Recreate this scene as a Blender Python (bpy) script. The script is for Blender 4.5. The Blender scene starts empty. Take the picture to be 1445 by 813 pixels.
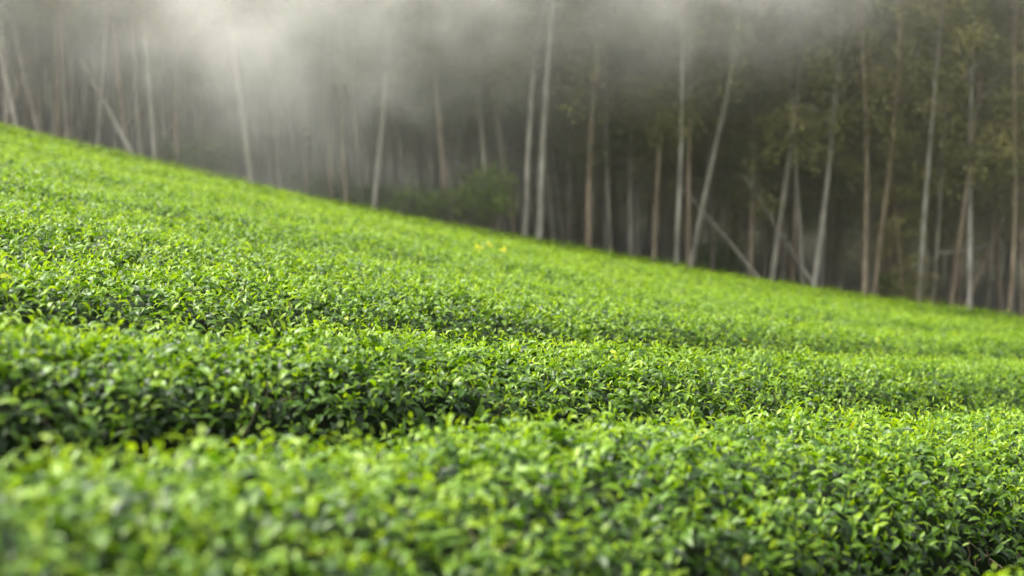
import bpy, math, random
import numpy as np
from mathutils import Vector, Matrix, Quaternion
R = math.radians
sc = bpy.context.scene
C = sc.collection

# ------------------------------------------------------------------ camera, sky, sun, exposure
F = 2007.0; HOR = 250.0; CXP = 722.5; CYP = 406.5        # photo pixels: focal length, horizon row, centre
cam_d = bpy.data.cameras.new('camera'); cam = bpy.data.objects.new('camera', cam_d); C.objects.link(cam)
cam_d.sensor_width = 36; cam_d.lens = 50; cam_d.clip_end = 500; cam_d.clip_start = 0.05
cam.rotation_euler = (R(90) - math.atan((CYP - HOR) / F), 0, 0)
cam_d.dof.use_dof = True; cam_d.dof.focus_distance = 6.2; cam_d.dof.aperture_fstop = 1.55
sc.camera = cam
w = bpy.data.worlds.new('World'); sc.world = w; w.use_nodes = True
nt = w.node_tree; bg = nt.nodes['Background']
sky = nt.nodes.new('ShaderNodeTexSky'); sky.sky_type = 'NISHITA'; sky.sun_disc = False
SUN_EL, SUN_AZ = 58, -88                                   # azimuth from +Y (ahead) towards +X
sky.sun_elevation = R(SUN_EL); sky.sun_rotation = R(SUN_AZ); sky.dust_density = 4; sky.air_density = 1.0
hs = nt.nodes.new('ShaderNodeHueSaturation'); hs.inputs['Saturation'].default_value = 0.12
nt.links.new(sky.outputs[0], hs.inputs['Color']); nt.links.new(hs.outputs[0], bg.inputs[0])
bg.inputs[1].default_value = 0.12
sl = bpy.data.lights.new('sun', 'SUN'); sun = bpy.data.objects.new('sun', sl); C.objects.link(sun)
sl.energy = 2.4; sl.angle = R(24); sl.color = (1, .95, .86)
sd = Vector((math.sin(R(SUN_AZ)) * math.cos(R(SUN_EL)), math.cos(R(SUN_AZ)) * math.cos(R(SUN_EL)), math.sin(R(SUN_EL))))
sun.rotation_euler = sd.to_track_quat('Z', 'Y').to_euler()
sc.view_settings.view_transform = 'Standard'; sc.view_settings.look = 'None'; sc.view_settings.gamma = 1
sc.view_settings.exposure = 1.82
sc.render.engine = 'CYCLES'
cy = sc.cycles; cy.max_bounces = 10; cy.diffuse_bounces = 3; cy.glossy_bounces = 2; cy.transmission_bounces = 4
cy.volume_bounces = 8; cy.volume_step_rate = 1.0; cy.volume_max_steps = 64; cy.use_denoising = True; cy.denoising_prefilter = 'FAST'
cy.sample_clamp_indirect = 6; cy.use_adaptive_sampling = True; cy.adaptive_threshold = 0.02

rng = np.random.default_rng(7); rnd = random.Random(11)

# ------------------------------------------------------------------ terrain shape
def gap(k, r):                                              # where the gap beyond row k runs, metres across the rows
    if k < 2: return (-.1, 1.33, 2.82)[k + 1] - (.2 * np.exp(-((r - .8) / 1.6) ** 2) if k == 1 else 0 * r)
    return 4.38 + 1.47 * (k - 2) - .5 * np.exp(-((r - 1.5) / 3.0) ** 2)
N2 = np.array([-0.809, 0.588]); D2 = np.array([0.588, 0.809])
HEDGE = 0.82
EDGE = 25.0
def ztop(x, y):                                            # level of the clipped hedge tops
    yc = np.clip(y, -3, 27)
    return -0.70 - 0.0132 * yc - (0.2 - 0.0005 * yc) * x + 0.0035 * x * x * (yc / 25)
def ground_z(x, y):
    x = np.asarray(x, float); y = np.asarray(y, float)
    xc = np.clip(x, -26, 24)
    z = ztop(xc, y) - HEDGE
    z = z - 0.16 * np.clip(x - xc, -60, 0) * 0.5
    far = np.clip(y - 34, 0, 40)
    z = z - 0.25 * np.clip(y - EDGE - .5, 0, 3) / 3 + far * 0.26
    z = z + 0.03 * np.sin(x * 1.7 + y * .9) * np.sin(y * 1.3 - x * .4)
    return z

# ------------------------------------------------------------------ helpers
def mesh_obj(name, verts, loops, counts, mats, parent=None, smooth=True, attr=None, midx=None):
    me = bpy.data.meshes.new(name)
    verts = np.asarray(verts, np.float32); loops = np.asarray(loops, np.int32).ravel(); counts = np.asarray(counts, np.int32)
    me.vertices.add(len(verts)); me.vertices.foreach_set('co', verts.ravel())
    me.loops.add(len(loops)); me.loops.foreach_set('vertex_index', loops)
    me.polygons.add(len(counts))
    st = np.concatenate(([0], np.cumsum(counts)[:-1])).astype(np.int32)
    me.polygons.foreach_set('loop_start', st); me.polygons.foreach_set('loop_total', counts)
    if smooth: me.polygons.foreach_set('use_smooth', np.ones(len(counts), bool))
    for m in (mats if isinstance(mats, (list, tuple)) else [mats]): me.materials.append(m)
    if midx is not None: me.polygons.foreach_set('material_index', np.asarray(midx, np.int32))
    if attr is not None:
        a = me.color_attributes.new('tone', 'FLOAT_COLOR', 'POINT'); a.data.foreach_set('color', np.asarray(attr, np.float32).ravel())
    me.update(calc_edges=True)
    o = bpy.data.objects.new(name, me); C.objects.link(o)
    if parent: o.parent = parent
    return o
def tag(o, label=None, cat=None, group=None, kind=None):
    for k, v in (('label', label), ('category', cat), ('group', group), ('kind', kind)):
        if v: o[k] = v
    return o
def empty(name, loc=(0, 0, 0)):
    o = bpy.data.objects.new(name, None); o.empty_display_size = .2; C.objects.link(o); o.location = loc; return o
def new_mat(name):
    m = bpy.data.materials.new(name); m.use_nodes = True; n = m.node_tree; n.nodes.clear()
    out = n.nodes.new('ShaderNodeOutputMaterial'); return m, n, out
def ramp(n, stops):
    r = n.nodes.new('ShaderNodeValToRGB'); e = r.color_ramp.elements
    while len(e) < len(stops): e.new(.5)
    for q, (p, c) in zip(e, stops): q.position = p; q.color = (*c, 1)
    return r
def grid_mesh(xs, ys, zf):
    X, Y = np.meshgrid(xs, ys); V = np.stack([X, Y, zf(X, Y)], -1).reshape(-1, 3)
    nx, ny = len(xs), len(ys); i = np.arange(nx - 1)[None] + nx * np.arange(ny - 1)[:, None]
    q = np.stack([i, i + 1, i + 1 + nx, i + nx], -1).reshape(-1, 4); return V, q
class TB:                                                  # collects tapered tubes
    def __init__(s): s.v = []; s.f = []; s.n = 0
    def tube(s, pts, rad, k=6):
        pts = np.asarray(pts, float); m = len(pts); rad = np.broadcast_to(rad, m)
        t = np.gradient(pts, axis=0); t /= np.linalg.norm(t, axis=1)[:, None] + 1e-9
        ref = np.array([1., 0, 0]) if abs(t[0][0]) < .8 else np.array([0, 1., 0])
        u = np.cross(t, ref); u /= np.linalg.norm(u, axis=1)[:, None]; v = np.cross(t, u)
        a = np.arange(k) * 2 * math.pi / k
        ring = pts[:, None] + rad[:, None, None] * (np.cos(a)[None, :, None] * u[:, None] + np.sin(a)[None, :, None] * v[:, None])
        s.v.append(ring.reshape(-1, 3)); i = np.arange(m - 1)[:, None] * k; j = np.arange(k)[None]; j2 = (j + 1) % k
        s.f.append((np.stack([i + j, i + j2, i + k + j2, i + k + j], -1) + s.n).reshape(-1, 4)); s.n += m * k
    def get(s): return np.concatenate(s.v), np.concatenate(s.f)

# ------------------------------------------------------------------ materials
def leaf_material(name, stops, trans, rough, spec=.5, tfac=.35, coat=0):
    m, n, out = new_mat(name)
    a = n.nodes.new('ShaderNodeAttribute'); a.attribute_name = 'tone'
    sep = n.nodes.new('ShaderNodeSeparateColor'); n.links.new(a.outputs['Color'], sep.inputs[0])
    r = ramp(n, stops); n.links.new(sep.outputs[0], r.inputs[0])
    p = n.nodes.new('ShaderNodeBsdfPrincipled'); n.links.new(r.outputs[0], p.inputs['Base Color'])
    ns = n.nodes.new('ShaderNodeTexNoise'); ns.inputs['Scale'].default_value = 90
    mr = n.nodes.new('ShaderNodeMapRange'); mr.inputs[3].default_value = rough - .08; mr.inputs[4].default_value = rough + .12
    n.links.new(ns.outputs[0], mr.inputs[0]); n.links.new(mr.outputs[0], p.inputs['Roughness'])
    p.inputs['Specular IOR Level'].default_value = spec
    t = n.nodes.new('ShaderNodeBsdfTranslucent')
    mx = n.nodes.new('ShaderNodeMix'); mx.data_type = 'RGBA'; mx.blend_type = 'MULTIPLY'; mx.inputs[0].default_value = 1
    n.links.new(r.outputs[0], mx.inputs['A']); mx.inputs['B'].default_value = (*trans, 1)
    n.links.new(mx.outputs['Result'], t.inputs[0])
    ms = n.nodes.new('ShaderNodeMixShader'); ms.inputs[0].default_value = tfac
    n.links.new(p.outputs[0], ms.inputs[1]); n.links.new(t.outputs[0], ms.inputs[2]); n.links.new(ms.outputs[0], out.inputs[0])
    return m
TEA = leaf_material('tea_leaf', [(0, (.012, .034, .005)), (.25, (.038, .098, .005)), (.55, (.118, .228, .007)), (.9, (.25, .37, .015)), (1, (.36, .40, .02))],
                    (2.0, 1.85, .55), .42, .48, .35)
CANOPY = leaf_material('forest_leaf', [(0, (.055, .075, .026)), (.4, (.16, .17, .06)), (.8, (.29, .28, .10)), (1, (.42, .38, .13))], (1.2, 1.2, .7), .55, .3, .25)
SHRUB = leaf_material('shrub_leaf', [(0, (.05, .10, .025)), (.5, (.115, .19, .035)), (1, (.20, .28, .05))], (1.4, 1.4, .6), .5, .3, .3)
YELL = leaf_material('yellow_petal', [(0, (.62, .56, .01)), (1, (.72, .68, .03))], (1.2, 1.1, .7), .5, .3, .3)
def noise_mat(name, stops, scale, rough=.9, bump=.3, stretch=(1, 1, 1)):
    m, n, out = new_mat(name)
    tc = n.nodes.new('ShaderNodeTexCoord'); mp = n.nodes.new('ShaderNodeMapping'); mp.inputs['Scale'].default_value = stretch
    oi = n.nodes.new('ShaderNodeObjectInfo'); n.links.new(oi.outputs['Random'], mp.inputs['Location'])
    n.links.new(tc.outputs['Object'], mp.inputs[0])
    ns = n.nodes.new('ShaderNodeTexNoise'); ns.inputs['Scale'].default_value = scale; ns.inputs['Detail'].default_value = 5
    n.links.new(mp.outputs[0], ns.inputs['Vector']); r = ramp(n, stops); n.links.new(ns.outputs[0], r.inputs[0])
    p = n.nodes.new('ShaderNodeBsdfPrincipled'); p.inputs['Roughness'].default_value = rough; n.links.new(r.outputs[0], p.inputs['Base Color']); p.inputs['Specular IOR Level'].default_value = .15
    b = n.nodes.new('ShaderNodeBump'); b.inputs['Strength'].default_value = bump; b.inputs['Distance'].default_value = .02
    n.links.new(ns.outputs[0], b.inputs['Height']); n.links.new(b.outputs[0], p.inputs['Normal']); n.links.new(p.outputs[0], out.inputs[0])
    return m
SOIL = noise_mat('soil', [(.3, (.012, .014, .008)), (.5, (.026, .027, .014)), (.75, (.022, .036, .012))], 3)
CORE = noise_mat('hedge_inner_shade', [(.3, (.005, .010, .003)), (.6, (.012, .022, .005)), (.8, (.02, .022, .008))], 25)  # near-black colour painting the shade within the hedge
TWIG = noise_mat('twig_bark', [(.3, (.16, .11, .08)), (.7, (.34, .27, .20))], 20)
BARK = {
    'pale': noise_mat('pale_bark', [(.3, (.20, .18, .145)), (.5, (.34, .315, .26)), (.7, (.48, .455, .385))], 5, stretch=(1, 1, .5)),
    'grey': noise_mat('grey_bark', [(.3, (.14, .128, .10)), (.5, (.235, .215, .17)), (.7, (.34, .315, .25))], 5, stretch=(1, 1, .5)),
    'brown': noise_mat('brown_bark', [(.3, (.15, .112, .075)), (.5, (.26, .205, .14)), (.7, (.37, .305, .215))], 5, stretch=(1, 1, .5)),
    'dark': noise_mat('dark_bark', [(.3, (.08, .066, .05)), (.5, (.15, .128, .095)), (.7, (.22, .19, .145))], 5, stretch=(1, 1, .5)),
}

# ------------------------------------------------------------------ ground
xs = np.concatenate([np.linspace(-150, -30, 25)[:-1], np.linspace(-30, 30, 121), np.linspace(30, 150, 25)[1:]])
ys = np.concatenate([np.linspace(-40, -4, 13)[:-1], np.linspace(-4, 60, 129), np.linspace(60, 250, 39)[1:]])
V, q = grid_mesh(xs, ys, ground_z)
tag(mesh_obj('ground', V, q, np.full(len(q), 4), SOIL), kind='structure')

# ------------------------------------------------------------------ leaves
def nrm(a): return a / (np.linalg.norm(a, axis=-1, keepdims=True) + 1e-9)
def leaves(base, az, up, L, W, e0, bend, fold, roll, level):
    """curved, folded leaf blades; level 2 = 11 points, 1 = 8 points, 0 = 5 points"""
    n = len(base)
    a = az - up * np.sum(az * up, 1, keepdims=True); a = nrm(a); side = np.cross(up, a)
    ts, ws = {2: ([0, .22, .5, .78, 1], [0, .8, 1, .66, 0]), 1: ([0, .3, .68, 1], [0, .92, .85, 0]), 0: ([0, .45, 1], [0, 1, 0])}[level]
    ts = np.array(ts); pos = []; th = []
    p = base.copy(); prev = 0
    for i, t in enumerate(ts):
        if i:
            ang = e0 - bend * (prev + t) / 2
            p = p + (L * (t - prev))[:, None] * (np.cos(ang)[:, None] * a + np.sin(ang)[:, None] * up)
        pos.append(p.copy()); th.append(e0 - bend * t); prev = t
    V = []
    V.append(pos[0])
    for i in range(1, len(ts) - 1):
        nr = -np.sin(th[i])[:, None] * a + np.cos(th[i])[:, None] * up
        s2 = side * np.cos(roll)[:, None] + nr * np.sin(roll)[:, None]
        n2 = nr * np.cos(roll)[:, None] - side * np.sin(roll)[:, None]
        hw = (W * ws[i] / 2)[:, None]
        V += [pos[i] - s2 * hw + n2 * hw * fold[:, None], pos[i], pos[i] + s2 * hw + n2 * hw * fold[:, None]]
    V.append(pos[-1]); k = len(V); V = np.stack(V, 1).reshape(-1, 3)
    m = len(ts) - 2; T = [[0, 1, 2], [0, 2, 3]]; Q = []
    for i in range(m - 1):
        b = 1 + 3 * i; Q += [[b, b + 3, b + 4, b + 1], [b + 1, b + 4, b + 5, b + 2]]
    b = 1 + 3 * (m - 1); T += [[b, k - 1, b + 1], [b + 1, k - 1, b + 2]]
    return V, np.array(T), (np.array(Q) if Q else np.zeros((0, 4), int)), k
class LeafBag:
    def __init__(s): s.V = []; s.T = []; s.Q = []; s.A = []; s.n = 0
    def add(s, base, az, up, L, W, e0, bend, fold, roll, level, tone):
        if len(base) == 0: return
        V, T, Q, k = leaves(base, az, up, L, W, e0, bend, fold, roll, level); n = len(base)
        off = (s.n + np.arange(n) * k)[:, None, None]
        s.T.append((T[None] + off).reshape(-1, 3)); s.Q.append((Q[None] + off).reshape(-1, 4))
        s.V.append(V); col = np.zeros((n, 4)); col[:, 0] = tone; col[:, 3] = 1; s.A.append(np.repeat(col, k, 0)); s.n += n * k
    def build(s, name, mat, parent=None):
        T = np.concatenate(s.T); Q = np.concatenate(s.Q)
        return mesh_obj(name, np.concatenate(s.V), np.concatenate([T.ravel(), Q.ravel()]),
                        np.concatenate([np.full(len(T), 3), np.full(len(Q), 4)]), mat, parent, attr=np.concatenate(s.A))

# ------------------------------------------------------------------ tea hedges
def wob(x, y):
    return .5 * (.022 * np.sin(x * 3.1 + y * 1.7 + .4) + .018 * np.sin(x * 5.3 - y * 4.1 + 2) + .014 * np.sin(x * 9.7 + y * 7.9)
            + .03 * np.sin(x * .9 - y * 1.3 + 1.1) + .010 * np.sin(x * 17 - y * 13))
WGAP = {-1: .10, 0: .20, 1: .21, 2: .235, 3: .03}         # half width of each gap
def row_surface(k, r, phi, inset=0.0):
    """point and outward normal on row k: r along the row, phi 0..pi across it"""
    g0, g1 = gap(k - 1, r) + WGAP.get(k - 1, 0), gap(k, r) - WGAP.get(k, 0); c = (g0 + g1) / 2; hw = (g1 - g0) / 2 - inset
    hw = hw + .022 * np.sin(r * 2.3 + k * 1.7) + .018 * np.sin(r * 5.9 + k)
    cs, sn = np.cos(phi), np.sin(phi); e = np.where(phi < math.pi / 2, 2 / (5.0 if k < 4 else 7.0), 2 / 7.0)
    s = -hw * np.sign(cs) * np.abs(cs) ** e; h = np.abs(sn) ** e
    x = N2[0] * (c + s) + D2[0] * r; y = N2[1] * (c + s) + D2[1] * r
    H = HEDGE + wob(x, y) - inset
    if k < 4: H = H + .015 - .055 * (s / hw) ** 2
    top = ztop(x, y)
    z = top - HEDGE + .04 + (H - .04) * h
    ns = np.sign(s) * np.abs(s / hw) ** 3.6 / hw; nz = np.abs(h) ** 3.6 / H
    nn = nrm(np.stack([N2[0] * ns, N2[1] * ns, nz + .2 * np.abs(N2[0] * ns) * 0], -1))
    return np.stack([x, y, z], -1), nn
arc = np.linspace(.0005, math.pi - .0005, 1200)
P0, _ = row_surface(1, np.zeros(1200), arc)
al = np.concatenate([[0], np.cumsum(np.linalg.norm(np.diff(P0, axis=0), axis=1))]); ARC = al[-1]
def inside(x, y):
    e = EDGE + .25 * np.sin(x * .7) + .1 * np.sin(x * 2.9)
    return (y < e) & (y > .9) & (np.abs(x) < .43 * y + 2.5)
ROWLAB = {
    0: 'tea hedge showing only as a blurred leafy tip in the bottom right corner',
    1: 'broad blurred tea hedge filling the bottom, closest to the camera, dark twiggy at lower right',
    2: 'sharply focused tea hedge in the middle between the two dark gaps',
    3: 'tea hedge just behind the upper dark gap, crisp glossy leaves at the left',
    4: 'tea hedge second behind the upper dark gap, softening out of focus to the right',
    5: 'tea hedge third behind the upper dark gap, faintly blurred bright tops',
    6: 'tea hedge fourth behind the upper dark gap, with the small yellow blooms on it',
    7: 'tea hedge fifth behind the upper dark gap, next row beyond the yellow blooms',
    8: 'tea hedge sixth behind the upper dark gap, soft light green band',
    9: 'tea hedge seventh behind the upper dark gap, crossing the middle of the slope',
    10: 'tea hedge eighth behind the upper dark gap, smooth blurred green band',
    11: 'tea hedge on the upper slope, fifth from the far left corner of the field',
    12: 'tea hedge on the upper slope, fourth from the far left corner of the field',
    13: 'tea hedge on the upper slope, third from the far left corner of the field',
    14: 'tea hedge on the upper slope, second from the far left corner of the field',
    15: 'short last tea hedge at the top left corner of the field under the pale trunks',
}
def build_row(k):
    root = empty('tea_hedge')
    tag(root, ROWLAB[k], 'tea hedge', 'parallel rows of tea hedges on the slope')
    c = (float(gap(k - 1, 9.)) + float(gap(k, 9.))) / 2
    rr = np.linspace(-30, 45, 1501); x = N2[0] * c + D2[0] * rr; y = N2[1] * c + D2[1] * rr
    ok = (y < EDGE + .8) & (y > .2) & (np.abs(x) < .43 * y + 3.4)
    if k == 0: ok &= y > 1.0
    r0, r1 = rr[ok].min(), rr[ok].max()
    root.location = (N2[0] * c + D2[0] * (r0 + r1) / 2, N2[1] * c + D2[1] * (r0 + r1) / 2, 0)
    root.location.z = float(ground_z(root.location.x, root.location.y)); off = np.array(root.location)
    # dark sheet below the leaves, its colour standing for the shade inside
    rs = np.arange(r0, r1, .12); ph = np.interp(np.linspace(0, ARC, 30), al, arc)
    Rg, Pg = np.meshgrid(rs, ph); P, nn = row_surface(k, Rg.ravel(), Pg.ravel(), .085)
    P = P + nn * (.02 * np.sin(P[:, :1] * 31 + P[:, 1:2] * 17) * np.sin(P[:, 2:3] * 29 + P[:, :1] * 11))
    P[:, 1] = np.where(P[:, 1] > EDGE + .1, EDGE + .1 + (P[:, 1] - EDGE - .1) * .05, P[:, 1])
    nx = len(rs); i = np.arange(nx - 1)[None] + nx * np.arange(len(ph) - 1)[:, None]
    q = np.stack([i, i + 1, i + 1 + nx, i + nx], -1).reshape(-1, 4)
    q = np.concatenate([q]); mesh_obj('shade_core', P - off, q, np.full(len(q), 4), CORE, root)
    # shoots
    bag = LeafBag(); area = (r1 - r0) * ARC
    n = int(area * 600); r = rng.uniform(r0, r1, n); phi = np.interp(rng.uniform(0, ARC, n), al, arc)
    P, nn = row_surface(k, r, phi)
    keep = inside(P[:, 0], P[:, 1]); d = P[:, 1]
    dens = np.where(d < 9.5, 1.0, np.clip(1.0 - (d - 9.5) * .04, .5, 1)); keep &= rng.uniform(0, 1, n) < dens
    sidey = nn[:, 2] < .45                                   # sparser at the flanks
    keep &= ~(sidey & (rng.uniform(0, 1, n) < .5))
    clump = .5 + .5 * np.sin(P[:, 0] * 2.1 + 1.7 * np.sin(P[:, 1] * 1.3)) * np.sin(P[:, 1] * 1.9 + 1.3 * np.sin(P[:, 0] * 1.7))
    P, nn, d, clump = P[keep], nn[keep], d[keep], clump[keep]; n = len(P)
    vig = rng.normal(0, 1, n)                               # how far each shoot stands out of the canopy
    up = nrm(nn * .7 + np.array([0, 0, .75]) + rng.normal(0, .16, (n, 3)))
    rise = .012 + .027 * vig; a0 = rng.uniform(0, 2 * math.pi, n)
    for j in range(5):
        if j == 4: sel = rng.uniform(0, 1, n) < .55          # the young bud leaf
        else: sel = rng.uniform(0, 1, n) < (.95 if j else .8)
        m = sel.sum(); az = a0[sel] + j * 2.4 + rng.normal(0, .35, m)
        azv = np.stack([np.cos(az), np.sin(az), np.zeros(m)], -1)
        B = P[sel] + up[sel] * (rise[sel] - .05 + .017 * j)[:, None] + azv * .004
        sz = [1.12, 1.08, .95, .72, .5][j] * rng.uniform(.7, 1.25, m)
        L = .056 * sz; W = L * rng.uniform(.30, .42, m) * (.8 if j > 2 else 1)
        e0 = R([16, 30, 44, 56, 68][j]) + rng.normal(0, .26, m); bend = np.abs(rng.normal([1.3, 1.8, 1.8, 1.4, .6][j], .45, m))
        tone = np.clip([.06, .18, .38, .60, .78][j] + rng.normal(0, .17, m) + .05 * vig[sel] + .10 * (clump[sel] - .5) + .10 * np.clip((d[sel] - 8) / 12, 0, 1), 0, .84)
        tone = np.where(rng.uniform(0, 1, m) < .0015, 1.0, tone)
        tone = np.where(nn[sel][:, 2] < .45, tone * .78, tone)  # flank leaves darkened: shade of the gaps put into their colour
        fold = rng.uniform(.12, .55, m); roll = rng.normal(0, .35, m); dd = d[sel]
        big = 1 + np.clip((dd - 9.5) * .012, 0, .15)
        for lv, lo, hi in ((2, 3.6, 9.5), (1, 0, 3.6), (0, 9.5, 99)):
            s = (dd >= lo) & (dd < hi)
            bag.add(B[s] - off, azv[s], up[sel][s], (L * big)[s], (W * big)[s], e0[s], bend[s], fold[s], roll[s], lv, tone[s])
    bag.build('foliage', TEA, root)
    # twigs showing in the flanks and here and there on top
    if k <= 6:
        tb = TB(); n = int((r1 - r0) * 55)
        r = rng.uniform(r0, r1, n); ph = np.where(rng.uniform(0, 1, n) < .75, np.interp(rng.uniform(0, .5, n), al, arc), np.interp(rng.uniform(.3, ARC, n), al, arc))
        P, nn = row_surface(k, r, ph); kk = inside(P[:, 0], P[:, 1]) & (P[:, 1] < 13); P, nn = P[kk], nn[kk]
        for p, q_ in zip(P, nn):
            L = rnd.uniform(.05, .16); dv = np.array([rnd.gauss(0, .5), rnd.gauss(0, .5), rnd.uniform(.3, 1)]) + q_ * .4; dv /= np.linalg.norm(dv)
            b = p - q_ * .035 - dv * L * .5; m_ = b + dv * L * .5 + np.array([rnd.gauss(0, .008) for _ in range(3)])
            tb.tube([b, m_, b + dv * L], [.0032, .0026, .0013], 3)
            if rnd.random() < .5:
                d2 = dv + np.array([rnd.gauss(0, .6) for _ in range(3)]); tb.tube([m_, m_ + d2 * L * .2, m_ + d2 * L * .4], [.0014, .001, .0006], 3)
        V, q = tb.get(); tag(mesh_obj('dry_twigs', V - off, q, np.full(len(q), 4), TWIG, root), kind='stuff')
    return root
for k in range(0, 16): build_row(k)

# a few yellow blooms standing out of the far hedges
def bloom(px, D, py, n, label, size):
    x = (px - CXP) / F * D; z = float(ztop(x, D)) + .03
    o = empty('yellow_flower', (x, D, z - .05)); tag(o, label, 'flower', 'yellow blooms in the tea field')
    tb = TB(); bag = LeafBag()
    for i in range(n):
        cx, cyy, cz = rnd.uniform(-size, size), rnd.uniform(-.04, .04), .09 + rnd.uniform(-.02, .04)
        tb.tube([(cx * .5, 0, -.12), (cx, cyy, cz)], [.004, .002], 5)
        m = 6; az = np.arange(m) * 2 * math.pi / m + rnd.random()
        bag.add(np.repeat([[cx, cyy, cz]], m, 0), np.stack([np.cos(az), np.sin(az), 0 * az], -1), np.repeat([[0, -.3, .95]], m, 0),
                np.full(m, .026), np.full(m, .018), np.full(m, .9), np.full(m, .7), np.full(m, .2), np.zeros(m), 1, np.array([rnd.random() for _ in range(m)]))
    V, q = tb.get(); mesh_obj('stem', V, q, np.full(len(q), 4), SHRUB, o, attr=np.ones((len(V), 4)) * .5); tag(bag.build('petals', YELL, o), kind='stuff')
bloom(683, 15.8, 358, 6, 'wide cluster of yellow blooms on a far tea hedge', .10)
bloom(710, 15.6, 362, 3, 'small round yellow bloom beside the wider yellow cluster', .03)

# ------------------------------------------------------------------ forest: shared trunk and crown meshes
def trunk_mesh(seed, H, dark=False):
    rr = random.Random(seed); tb = TB(); n = 16; ax, ay = rr.uniform(-.14, .14), rr.uniform(-.14, .14); p1, p2 = rr.uniform(0, 6), rr.uniform(0, 6)
    pts = []
    for i in range(n):
        t = i / (n - 1); z = t * H
        pts.append((ax * math.sin(t * 5 + p1) - ax * math.sin(p1), ay * math.sin(t * 6 + p2) - ay * math.sin(p2), z - .1))
    rad = np.array([.075 * (1 - .8 * (i / (n - 1)) ** 1.2) * (1.35 if i == 0 else 1) for i in range(n)])
    tb.tube(pts, rad, 9)
    for i in range(14):
        t = rr.uniform(.5, .96); b = np.array([np.interp(t, np.linspace(0, 1, n), [q[j] for q in pts]) for j in range(3)])
        a = rr.uniform(0, 6.28); L = rr.uniform(.5, 1.5) * (1.2 - t * .5)
        d = np.array([math.cos(a), math.sin(a), rr.uniform(.5, 1.3)])
        tb.tube([b, b + d * L * .5, b + d * L * .85 + np.array([0, 0, -.05])], [.022 * (1.2 - t), .014 * (1.2 - t), .005], 5)
    return tb.get()
def crown_mesh(seed, H, z0, nb, spread, nleaf=46, tone=0.0):
    g = np.random.default_rng(seed); bag = LeafBag(); Vt = TB()
    for b in range(nb):
        t = g.uniform(0, 1) ** .8; z = z0 + (H - z0) * t; a = g.uniform(0, 6.28); L = spread * g.uniform(.5, 1.2) * (1.15 - .55 * t)
        dv = np.array([math.cos(a), math.sin(a), 0]); rise = g.uniform(.1, .7)
        p0 = np.array([0, 0, z]); p1 = p0 + dv * L * .5 + [0, 0, rise * L * .6]; p2 = p0 + dv * L + [0, 0, rise * L * .45 - .12 * L]
        Vt.tube([p0, p1, p2], [.012, .008, .003], 3)
        u = g.uniform(.25, 1.08, nleaf)[:, None]; c = (1 - u) ** 2 * p0 + 2 * u * (1 - u) * p1 + u ** 2 * p2
        c = c + g.normal(0, .13, (nleaf, 3)) * [1, 1, .8]; c[:, 2] -= np.abs(g.normal(0, .18, nleaf))
        az = a + g.normal(0, 1.1, nleaf); azv = np.stack([np.cos(az), np.sin(az), 0 * az], -1)
        tn = np.clip(.45 + tone + g.normal(0, .16) + g.normal(0, .14, nleaf), 0, 1)
        L_ = g.uniform(.045, .095, nleaf)
        bag.add(c, azv, nrm(np.array([0, 0, 1.]) + g.normal(0, .35, (nleaf, 3))), L_, L_ * g.uniform(.28, .42, nleaf), g.uniform(-.5, .6, nleaf),
                g.uniform(.3, 1.2, nleaf), np.full(nleaf, .1), g.normal(0, .5, nleaf), 0, tn)
    return bag, Vt
HT = 8.0
trunks = [trunk_mesh(s, HT) for s in range(6)]
TM = {}
def get_trunk(i, tone):
    if (i, tone) not in TM:
        V, q = trunks[i]; o = mesh_obj('trunk', V, q, np.full(len(q), 4), BARK[tone]); TM[(i, tone)] = o.data; bpy.data.objects.remove(o)
    return TM[(i, tone)]
CM = {}
def get_crown(key):
    if key not in CM:
        kind, s = key
        if kind == 'high': bag, tb = crown_mesh(100 + s, HT + .3, 3.1, 75, .9, 100)
        elif kind == 'mid': bag, tb = crown_mesh(200 + s, HT, 2.3, 85, 1.0, 120)
        elif kind == 'low': bag, tb = crown_mesh(300 + s, HT, 1.2, 95, 1.0, 120)
        else: bag, tb = crown_mesh(400 + s, 6.0, .3, 90, .8, 90, .28)
        V, q = tb.get(); Vl = np.concatenate(bag.V); T = np.concatenate(bag.T); nb = len(V)
        A = np.concatenate([np.full((nb, 4), .3), np.concatenate(bag.A)])
        o = mesh_obj('crown', np.concatenate([V, Vl]), np.concatenate([q.ravel(), (T + nb).ravel()]),
                     np.concatenate([np.full(len(q), 4), np.full(len(T), 3)]), [CANOPY, BARK['dark']], attr=A,
                     midx=np.concatenate([np.ones(len(q)), np.zeros(len(T))]))
        CM[key] = o.data; bpy.data.objects.remove(o)
    return CM[key]
def tree(name, x, y, direction, tone, wscale, ti, crown, label, group, hs=1.0):
    """an Empty at the foot, local z along the stem"""
    z = float(ground_z(x, y)); root = empty(name, (x, y, z)); root.rotation_mode = 'QUATERNION'
    qd = Vector((0, 0, 1)).rotation_difference(Vector(direction).normalized()) @ Quaternion((0, 0, 1), rnd.uniform(0, 6.28))
    root.rotation_quaternion = qd
    tag(root, label, 'tree', group)
    t = bpy.data.objects.new('trunk', get_trunk(ti, tone)); C.objects.link(t); t.parent = root; t.scale = (wscale, wscale, hs)
    if crown:
        c = bpy.data.objects.new('crown', get_crown(crown)); C.objects.link(c); c.parent = root; c.scale = (1, 1, hs)
    return root
GF = 'slender forest trees standing along the top of the tea field'
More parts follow.
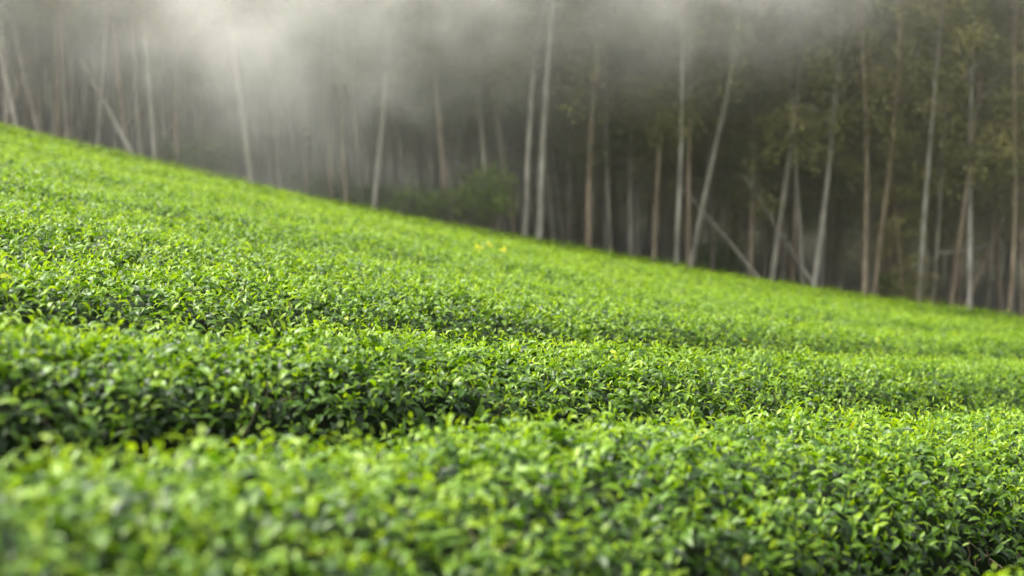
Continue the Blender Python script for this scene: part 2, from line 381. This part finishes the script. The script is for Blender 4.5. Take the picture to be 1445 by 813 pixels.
# (base px, base py, upper px, upper py, width px, depth, bark, crown, label)
FRONT = [
 (26, 178, 0, 28, 8, 26.2, 'pale', 'high', 'pale slim tree leaning left out of the top left corner of the view'),
 (57, 185, 6, 10, 9, 26.6, 'grey', 'high', 'grey slim tree leaning left just right of the corner tree, crossing a thin leaning one'),
 (12, 185, 44, 80, 4, 27.4, 'brown', None, 'thin dark bare stem leaning right between the two left corner trees'),
 (84, 195, 82, 60, 6, 27.8, 'brown', 'high', 'dim brown upright tree between the left corner pair and the crossed trees'),
 (139, 209, 158, 0, 7, 26.4, 'grey', 'high', 'grey tree leaning slightly right behind the fallen pale pole'),
 (183, 203, 168, 0, 8, 27.0, 'brown', 'high', 'brownish upright tree behind the foot of the fallen pale pole'),
 (203, 223, 203, 0, 8, 26.6, 'grey', 'high', 'straight grey tree, left of a parallel upright pair'),
 (222, 225, 219, 0, 8, 26.4, 'pale', 'high', 'straight pale tree, right of a parallel upright pair'),
 (254, 235, 251, 90, 9, 27.6, 'brown', 'mid', 'brown misty tree right of the parallel upright pair'),
 (357, 268, 326, 60, 9, 26.2, 'pale', 'high', 'solitary pale tree leaning left out of the thickest mist'),
 (398, 280, 392, 130, 8, 28.6, 'grey', 'high', 'faint misty grey tree right of the solitary leaning pale tree'),
 (432, 285, 430, 120, 7, 28.6, 'brown', 'high', 'faint misty brown tree in the dim stretch below the thick mist'),
 (468, 285, 464, 120, 8, 28.0, 'brown', 'high', 'dull brown tree among faint stems left of the white leaning tree'),
 (489, 293, 482, 180, 7, 26.8, 'brown', 'high', 'thin brown tree immediately left of a broad faint grey one'),
 (512, 290, 500, 80, 13, 28.4, 'grey', 'high', 'broad faint grey tree fading up into the mist'),
 (527, 280, 549, 0, 10, 26.2, 'pale', 'high', 'whitish tree leaning right up into the mist, left of centre'),
 (632, 310, 627, 120, 10, 27.2, 'brown', 'high', 'brown tree standing between the dark low shrub and the round green bush'),
 (610, 310, 600, 160, 6, 28.8, 'grey', 'mid', 'dim thin tree behind the dark low shrub'),
 (690, 325, 672, 0, 11, 27.4, 'grey', 'high', 'tall grey tree rising from behind the round green bush'),
 (724, 330, 697, 175, 6, 28.0, 'brown', 'high', 'faint brown tree leaning left just right of the round green bush'),
 (741, 332, 756, 100, 11, 26.4, 'pale', 'high', 'pale tree, the thinner left one of the bright central pair'),
 (763, 337, 787, 10, 13, 26.2, 'pale', 'high', 'thick bright pale tree, right one of the central pair'),
 (803, 345, 800, 180, 6, 28.8, 'dark', 'mid', 'dark thin tree right of the bright central pair'),
 (834, 347, 845, 110, 13, 27.2, 'brown', 'high', 'wide brown tree midway between the bright central pair and the next pale stems'),
 (862, 350, 861, 160, 8, 28.0, 'grey', 'mid', 'dim greyish tree right beside the wide brown tree'),
 (922, 360, 920, 150, 9, 27.6, 'brown', 'mid', 'dull brown tree left of the close upright pale and tan stems'),
 (953, 366, 958, 100, 9, 26.3, 'pale', 'high', 'upright pale tree, left of two close stems right of centre'),
 (971, 368, 970, 100, 9, 26.8, 'brown', 'high', 'upright tan tree, right of two close stems, crossed by a fallen pole'),
 (977, 371, 1022, 60, 10, 26.2, 'grey', 'high', 'grey tree leaning right across the top of the nearer fallen pole'),
 (1004, 372, 1000, 220, 6, 28.4, 'dark', 'low', 'dark thin tree under the slanting fallen pole'),
 (1057, 382, 1054, 250, 7, 27.6, 'brown', 'mid', 'short-looking brown tree between the two slanting fallen poles'),
 (1090, 390, 1113, 80, 10, 26.4, 'grey', 'high', 'grey tree leaning right, left member of a v shape crossed by a fallen pole'),
 (1102, 392, 1100, 240, 6, 28.6, 'dark', 'mid', 'dark upright tree inside the v shape of two grey trees'),
 (1136, 395, 1118, 90, 9, 26.8, 'grey', 'high', 'grey tree leaning left, right member of the v shape'),
 (1118, 395, 1121, 240, 6, 28.0, 'brown', 'mid', 'dim brown upright tree close to the foot of the second fallen pole'),
 (1148, 399, 1175, 90, 10, 26.2, 'pale', 'high', 'pale tree leaning right where the second fallen pole ends'),
 (1219, 408, 1205, 120, 10, 26.3, 'brown', 'high', 'reddish brown tree leaning left, left of a crossing brown pair'),
 (1234, 412, 1248, 120, 9, 26.5, 'brown', 'high', 'reddish brown tree leaning right, right of a crossing brown pair'),
 (1229, 411, 1226, 200, 6, 27.4, 'dark', 'high', 'dim dark tree seen between the reddish brown pair'),
 (1300, 418, 1321, 40, 10, 26.2, 'pale', 'high', 'pale wavy tree beside the yellow green leafy tree'),
 (1318, 420, 1336, 130, 7, 27.2, 'grey', 'high', 'dim thin tree just right of the pale wavy tree'),
 (1345, 428, 1388, 90, 8, 26.5, 'brown', 'high', 'brown tree leaning right and passing behind the whitest trunk'),
 (1370, 432, 1372, 70, 9, 26.2, 'pale', 'high', 'whitest straight tree, near the right end of the field edge'),
 (1396, 434, 1395, 240, 6, 28.0, 'dark', 'mid', 'dark thin upright tree right of the whitest trunk'),
 (1422, 440, 1434, 40, 9, 26.3, 'brown', 'high', 'brown tree near the right border, leaning slightly right'),
 (1446, 446, 1442, 300, 7, 27.2, 'brown', 'mid', 'brown trunk cut by the right border of the view'),
]
def pt(px, py, D): return np.array([(px - CXP) / F * D, D, (HOR - py) / F * D])
for i, (bx, by, ux, uy, wpx, D, tone, cr, lab) in enumerate(FRONT):
    D = 25.75 + (D - 26.2) * .45
    b = pt(bx, by, D); u = pt(ux, uy, D); d = u - b; gz = float(ground_z(b[0], D))
    b2 = b + d * ((gz - b[2]) / d[2]); d = d / np.linalg.norm(d); d[1] += rnd.uniform(-.03, .03)
    w_ = wpx / F * D / .17
    hs_ = rnd.uniform(.88, 1.1)
    tree('slender_tree', b2[0], D, d, tone, w_, i % 6, (cr, i % 4) if cr else None, lab, GF, hs_ if cr else .35)
# fallen / leaning poles
def pole(x0, y0, x1, y1, D0, D1, wpx, tone, label):
    a, b = pt(x0, y0, D0), pt(x1, y1, D1); d = b - a
    g = float(ground_z(a[0], a[1]))
    if label.startswith('~'): label = label[1:]
    else: a = a + d * ((g - a[2]) / d[2]) if d[2] > .2 else a
    o = empty('fallen_pole', tuple(a)); tag(o, label, 'fallen tree', 'dead poles leaning among the trees')
    tb = TB(); n = 9; s = rnd.uniform(-.08, .08); L = b - a
    pts = [L * (i / (n - 1)) + np.array([0, 0, s * math.sin(math.pi * i / (n - 1))]) for i in range(n)]
    r = wpx / F * D0 / 2
    tb.tube(pts, np.linspace(r * 1.1, r * .6, n), 8)
    V, q = tb.get(); mesh_obj('bare_stem', V, q, np.full(len(q), 4), BARK[tone], o)
    for t in (.55, .7, .85):
        tb = TB(); p = L * t; dv = np.array([rnd.uniform(-.4, .4), rnd.uniform(-.3, .3), rnd.uniform(.2, .6)]); tb.tube([p, p + dv * .5, p + dv], [r * .3, r * .2, r * .1], 5)
        V, q = tb.get(); mesh_obj('snag', V, q, np.full(len(q), 4), BARK[tone], o)
pole(189, 221, 120, 88, 26.0, 25.9, 8, 'pale', 'pale dead pole slanting up to the left between trees at the left')
pole(221, 227, 247, 176, 26.6, 26.9, 6, 'grey', 'short grey dead pole slanting up to the right at the foot of the parallel pair')
pole(170, 190, 245, 124, 27.0, 27.8, 5, 'dark', '~thin dark pole lying aslant between the upright trees at the left')
pole(1051, 372, 955, 258, 25.8, 26.3, 5, 'grey', 'greyish dead pole slanting down to the right, left of two such poles')
pole(1147, 398, 1050, 250, 25.8, 26.3, 5, 'grey', 'grey dead pole slanting down to the right to the foot of a pale tree')
pole(1318, 358, 1400, 343, 26.6, 26.9, 6, 'grey', '~grey pole caught almost level behind the whitest trunk')
pole(1372, 415, 1430, 272, 26.8, 27.4, 7, 'brown', 'brown dead pole leaning right between the last trunks at the right')
pole(655, 255, 618, 200, 27.6, 27.4, 5, 'dark', '~thin dim pole slanting behind the round green bush')
# stump
g0 = pt(566, 318, 25.9); st = empty('tree_stump', (g0[0], 25.9, float(ground_z(g0[0], 25.9))))
tag(st, 'short broken pale stump at the field edge left of the dark shrub', 'stump')
tb = TB(); hh = pt(566, 292, 25.9)[2] - st.location.z
tb.tube([(0, 0, -.1), (.01, 0, hh * .5), (-.01, 0, hh), (-.01, 0, hh + .02)], [.1, .085, .075, .01], 10); V, q = tb.get()
V[:, 2] += np.where(V[:, 2] > hh * .8, .05 * np.sin(V[:, 0] * 40), 0)
mesh_obj('stump_wood', V, q, np.full(len(q), 4), BARK['grey'], st)

# leafy young tree at the right, green shrubs at the edge
tree('leafy_young_tree', pt(1276, 420, 26.0)[0], 26.0, (-.04, 0, 1), 'brown', .45, 2, ('young', 0), 'low yellow green leafy young tree left of the pale wavy trunk', None, .48)
def shrub(px, pyc, D, rx, rz, n, label, seed, tone=.5):
    c = pt(px, pyc, D); gz = float(ground_z(c[0], D)); o = empty('green_shrub', (c[0], D, gz)); tag(o, label, 'shrub', 'green shrubs along the forest edge')
    g = np.random.default_rng(seed); cz = c[2] - gz
    tb = TB(); bag = LeafBag()
    for i in range(22):
        a = g.uniform(0, 6.28); rr = g.uniform(.2, .9); e = np.array([math.cos(a) * rx * rr, math.sin(a) * rx * rr, cz + g.uniform(-.5, .8) * rz])
        tb.tube([(0, 0, -.05), e * [.4, .4, .55], e], [.02, .012, .004], 4)
        m = n // 22; p = e + g.normal(0, 1, (m, 3)) * [rx * .25, rx * .25, rz * .28]; az = g.uniform(0, 6.28, m); L = g.uniform(.06, .12, m)
        bag.add(p, np.stack([np.cos(az), np.sin(az), 0 * az], -1), nrm(np.array([0, 0, 1.]) + g.normal(0, .4, (m, 3))), L, L * .45, g.uniform(-.2, .9, m),
                g.uniform(.4, 1.2, m), np.full(m, .2), g.normal(0, .4, m), 0, np.clip(tone + g.normal(0, .15) + g.normal(0, .12, m), 0, 1))
    V, q = tb.get(); mesh_obj('stem', V, q, np.full(len(q), 4), BARK['dark'], o); bag.build('foliage', SHRUB, o)
shrub(684, 283, 25.55, .50, .50, 2600, 'round green bush at the foot of a grey tree', 1, .8)
shrub(598, 292, 25.8, .55, .40, 2200, 'dark green shrub between the stump and the round bush', 2, .55)
shrub(520, 288, 26.9, .70, .30, 2200, 'low dark green shrub left of the pale stump', 3, .6)
shrub(450, 278, 27.2, .75, .40, 2000, 'dark misty shrub low among faint stems, left of the low shrub', 4, .5)
shrub(290, 230, 26.8, .70, .45, 2200, 'deep green shrub in the shade right of the brown misty tree', 5, .4)
shrub(1010, 372, 27.4, .5, .35, 1500, 'small dull shrub under the nearer slanting pole', 6, .3)
shrub(1270, 412, 27.0, .5, .3, 1500, 'dark low shrub below the yellow green young tree', 7, .25)

# forest behind, one tree at a time; trunks and crowns share mesh data
spots = []
cell = .74
tries = 0
while len(spots) < 250 and tries < 40000:
    tries += 1
    y = 27.7 + 10.8 * rnd.random() ** 1.5; x = rnd.uniform(-.44 * y - 2, .44 * y + 2)
    if all((x - a) ** 2 + (y - b) ** 2 > cell ** 2 for a, b in spots): spots.append((x, y))
for i, (x, y) in enumerate(spots):
    d = (rnd.gauss(0, .05), rnd.gauss(0, .04), 1); tone = rnd.choice(['grey', 'brown', 'pale', 'pale']) if y < 31 else rnd.choice(['grey', 'dark', 'brown'])
    cr = rnd.choice(['high', 'mid', 'mid', 'low'] if x > 0 else ['high', 'high', 'mid']) if y < 32 else rnd.choice(['mid', 'mid', 'low'])
    tree('slender_tree', x, y, d, tone, rnd.uniform(.45, 1.0), i % 6, (cr, rnd.randrange(4)), 'slim dim tree standing deeper in the dark forest behind the edge trees',
         'slim trees deeper in the forest', rnd.uniform(.85, 1.15))

# far wood beyond the counted trees: one leafy mass with thin stems
g = np.random.default_rng(5); tb = TB(); bag = LeafBag()
for i in range(170):
    y = g.uniform(40.5, 47); x = g.uniform(-.46 * y, .46 * y); z = float(ground_z(x, y)); h = g.uniform(6, 8)
    tb.tube([(x, y, z), (x + g.normal(0, .2), y, z + h * .5), (x + g.normal(0, .4), y, z + h)], [.09, .06, .02], 5)
    m = 260; zz = z + 1.0 + (h - .6) * g.uniform(0, 1, m) ** .7; az = g.uniform(0, 6.28, m); L = g.uniform(.12, .26, m)
    bag.add(np.stack([x + g.normal(0, .7, m), y + g.normal(0, .7, m), zz], -1), np.stack([np.cos(az), np.sin(az), 0 * az], -1),
            nrm(np.array([0, 0, 1.]) + g.normal(0, .4, (m, 3))), L, L * .4, g.uniform(-.5, .6, m), g.uniform(.3, 1, m), np.full(m, .1), g.normal(0, .5, m), 0, np.clip(g.normal(.45, .2, m), 0, 1))
V, q = tb.get(); Vl = np.concatenate(bag.V); T = np.concatenate(bag.T); nb = len(V)
tag(mesh_obj('distant_woods', np.concatenate([V, Vl]), np.concatenate([q.ravel(), (T + nb).ravel()]), np.concatenate([np.full(len(q), 4), np.full(len(T), 3)]),
    [CANOPY, BARK['dark']], attr=np.concatenate([np.full((nb, 4), .3), np.concatenate(bag.A)]), midx=np.concatenate([np.ones(len(q)), np.zeros(len(T))])),
    'dim mass of far woods closing the view behind the separate trees', 'woods', kind='stuff')

# ------------------------------------------------------------------ drifting mist
def mist():
    m, n, out = new_mat('mist_air')
    tc = n.nodes.new('ShaderNodeNewGeometry'); pos = tc.outputs['Position']
    def math_(op, a, b=None, c=None, clamp=False):
        q = n.nodes.new('ShaderNodeMath'); q.operation = op; q.use_clamp = clamp
        for i, v in enumerate((a, b, c)):
            if v is None: continue
            if isinstance(v, (int, float)): q.inputs[i].default_value = v
            else: n.links.new(v, q.inputs[i])
        return q.outputs[0]
    sep = n.nodes.new('ShaderNodeSeparateXYZ'); n.links.new(pos, sep.inputs[0]); X, Y, Z = sep.outputs
    def gauss(cx, cz, rx, rz, amp):
        a = math_('DIVIDE', math_('SUBTRACT', X, cx), rx); b = math_('DIVIDE', math_('SUBTRACT', Z, cz), rz)
        s = math_('ADD', math_('MULTIPLY', a, a), math_('MULTIPLY', b, b))
        return math_('MULTIPLY', math_('EXPONENT', math_('MULTIPLY', s, -1)), amp)
    def mr(v, a, b, c, d_):
        q = n.nodes.new('ShaderNodeMapRange'); q.interpolation_type = 'SMOOTHSTEP'; n.links.new(v, q.inputs[0])
        for i, w_ in zip((1, 2, 3, 4), (a, b, c, d_)): q.inputs[i].default_value = w_
        return q.outputs[0]
    ns = n.nodes.new('ShaderNodeTexNoise'); ns.inputs['Scale'].default_value = .32; ns.inputs['Detail'].default_value = 3; ns.inputs['Roughness'].default_value = .55
    n.links.new(pos, ns.inputs['Vector']); nz = mr(ns.outputs[0], .32, .68, .3, 1.5)
    n2 = n.nodes.new('ShaderNodeTexNoise'); n2.inputs['Scale'].default_value = 1.1; n2.inputs['Detail'].default_value = 4; n2.inputs['Distortion'].default_value = .6
    n.links.new(pos, n2.inputs['Vector']); nz = math_('MULTIPLY', nz, mr(n2.outputs[0], .3, .7, .35, 1.6))
    top = math_('MULTIPLY', mr(Z, .6, 4.4, 0, 1), mr(X, -2, 8, .26, .025))
    top = math_('MULTIPLY', top, mr(X, -8.5, -5.0, .3, 1))
    dens = math_('ADD', gauss(-3.3, 3.4, 2.6, 2.3, .36), top)
    dens = math_('ADD', dens, gauss(-3.2, 1.1, 2.4, 1.7, .05))
    dens = math_('ADD', dens, gauss(.8, 3.7, 3.8, 1.2, .24))
    dens = math_('MULTIPLY', dens, mr(Y, 26.5, 30.5, 1, 0))
    dens = math_('ADD', math_('MULTIPLY', dens, nz), mr(X, -8, 8, .012, .010))
    dens = math_('MULTIPLY', dens, mr(Y, 21.8, 24.2, 0, 1))
    v = n.nodes.new('ShaderNodeVolumePrincipled'); v.inputs['Color'].default_value = (.985, .975, .935, 1); n.links.new(dens, v.inputs['Density'])
    v.inputs['Anisotropy'].default_value = .1
    n.links.new(v.outputs[0], out.inputs['Volume'])
    x0, x1, y0, y1, z0, z1 = -18, 18, 21.8, 40, -6, 8
    P = [(x, y, z) for z in (z0, z1) for x, y in ((x0, y0), (x1, y0), (x1, y1), (x0, y1))]
    q = [[3, 2, 1, 0], [4, 5, 6, 7], [0, 1, 5, 4], [1, 2, 6, 5], [2, 3, 7, 6], [3, 0, 4, 7]]
    o = mesh_obj('mist', P, q, [4] * 6, m, smooth=False)
    tag(o, 'drifting white mist hanging in front of the forest, thickest at the upper left', 'mist', kind='stuff')
mist()
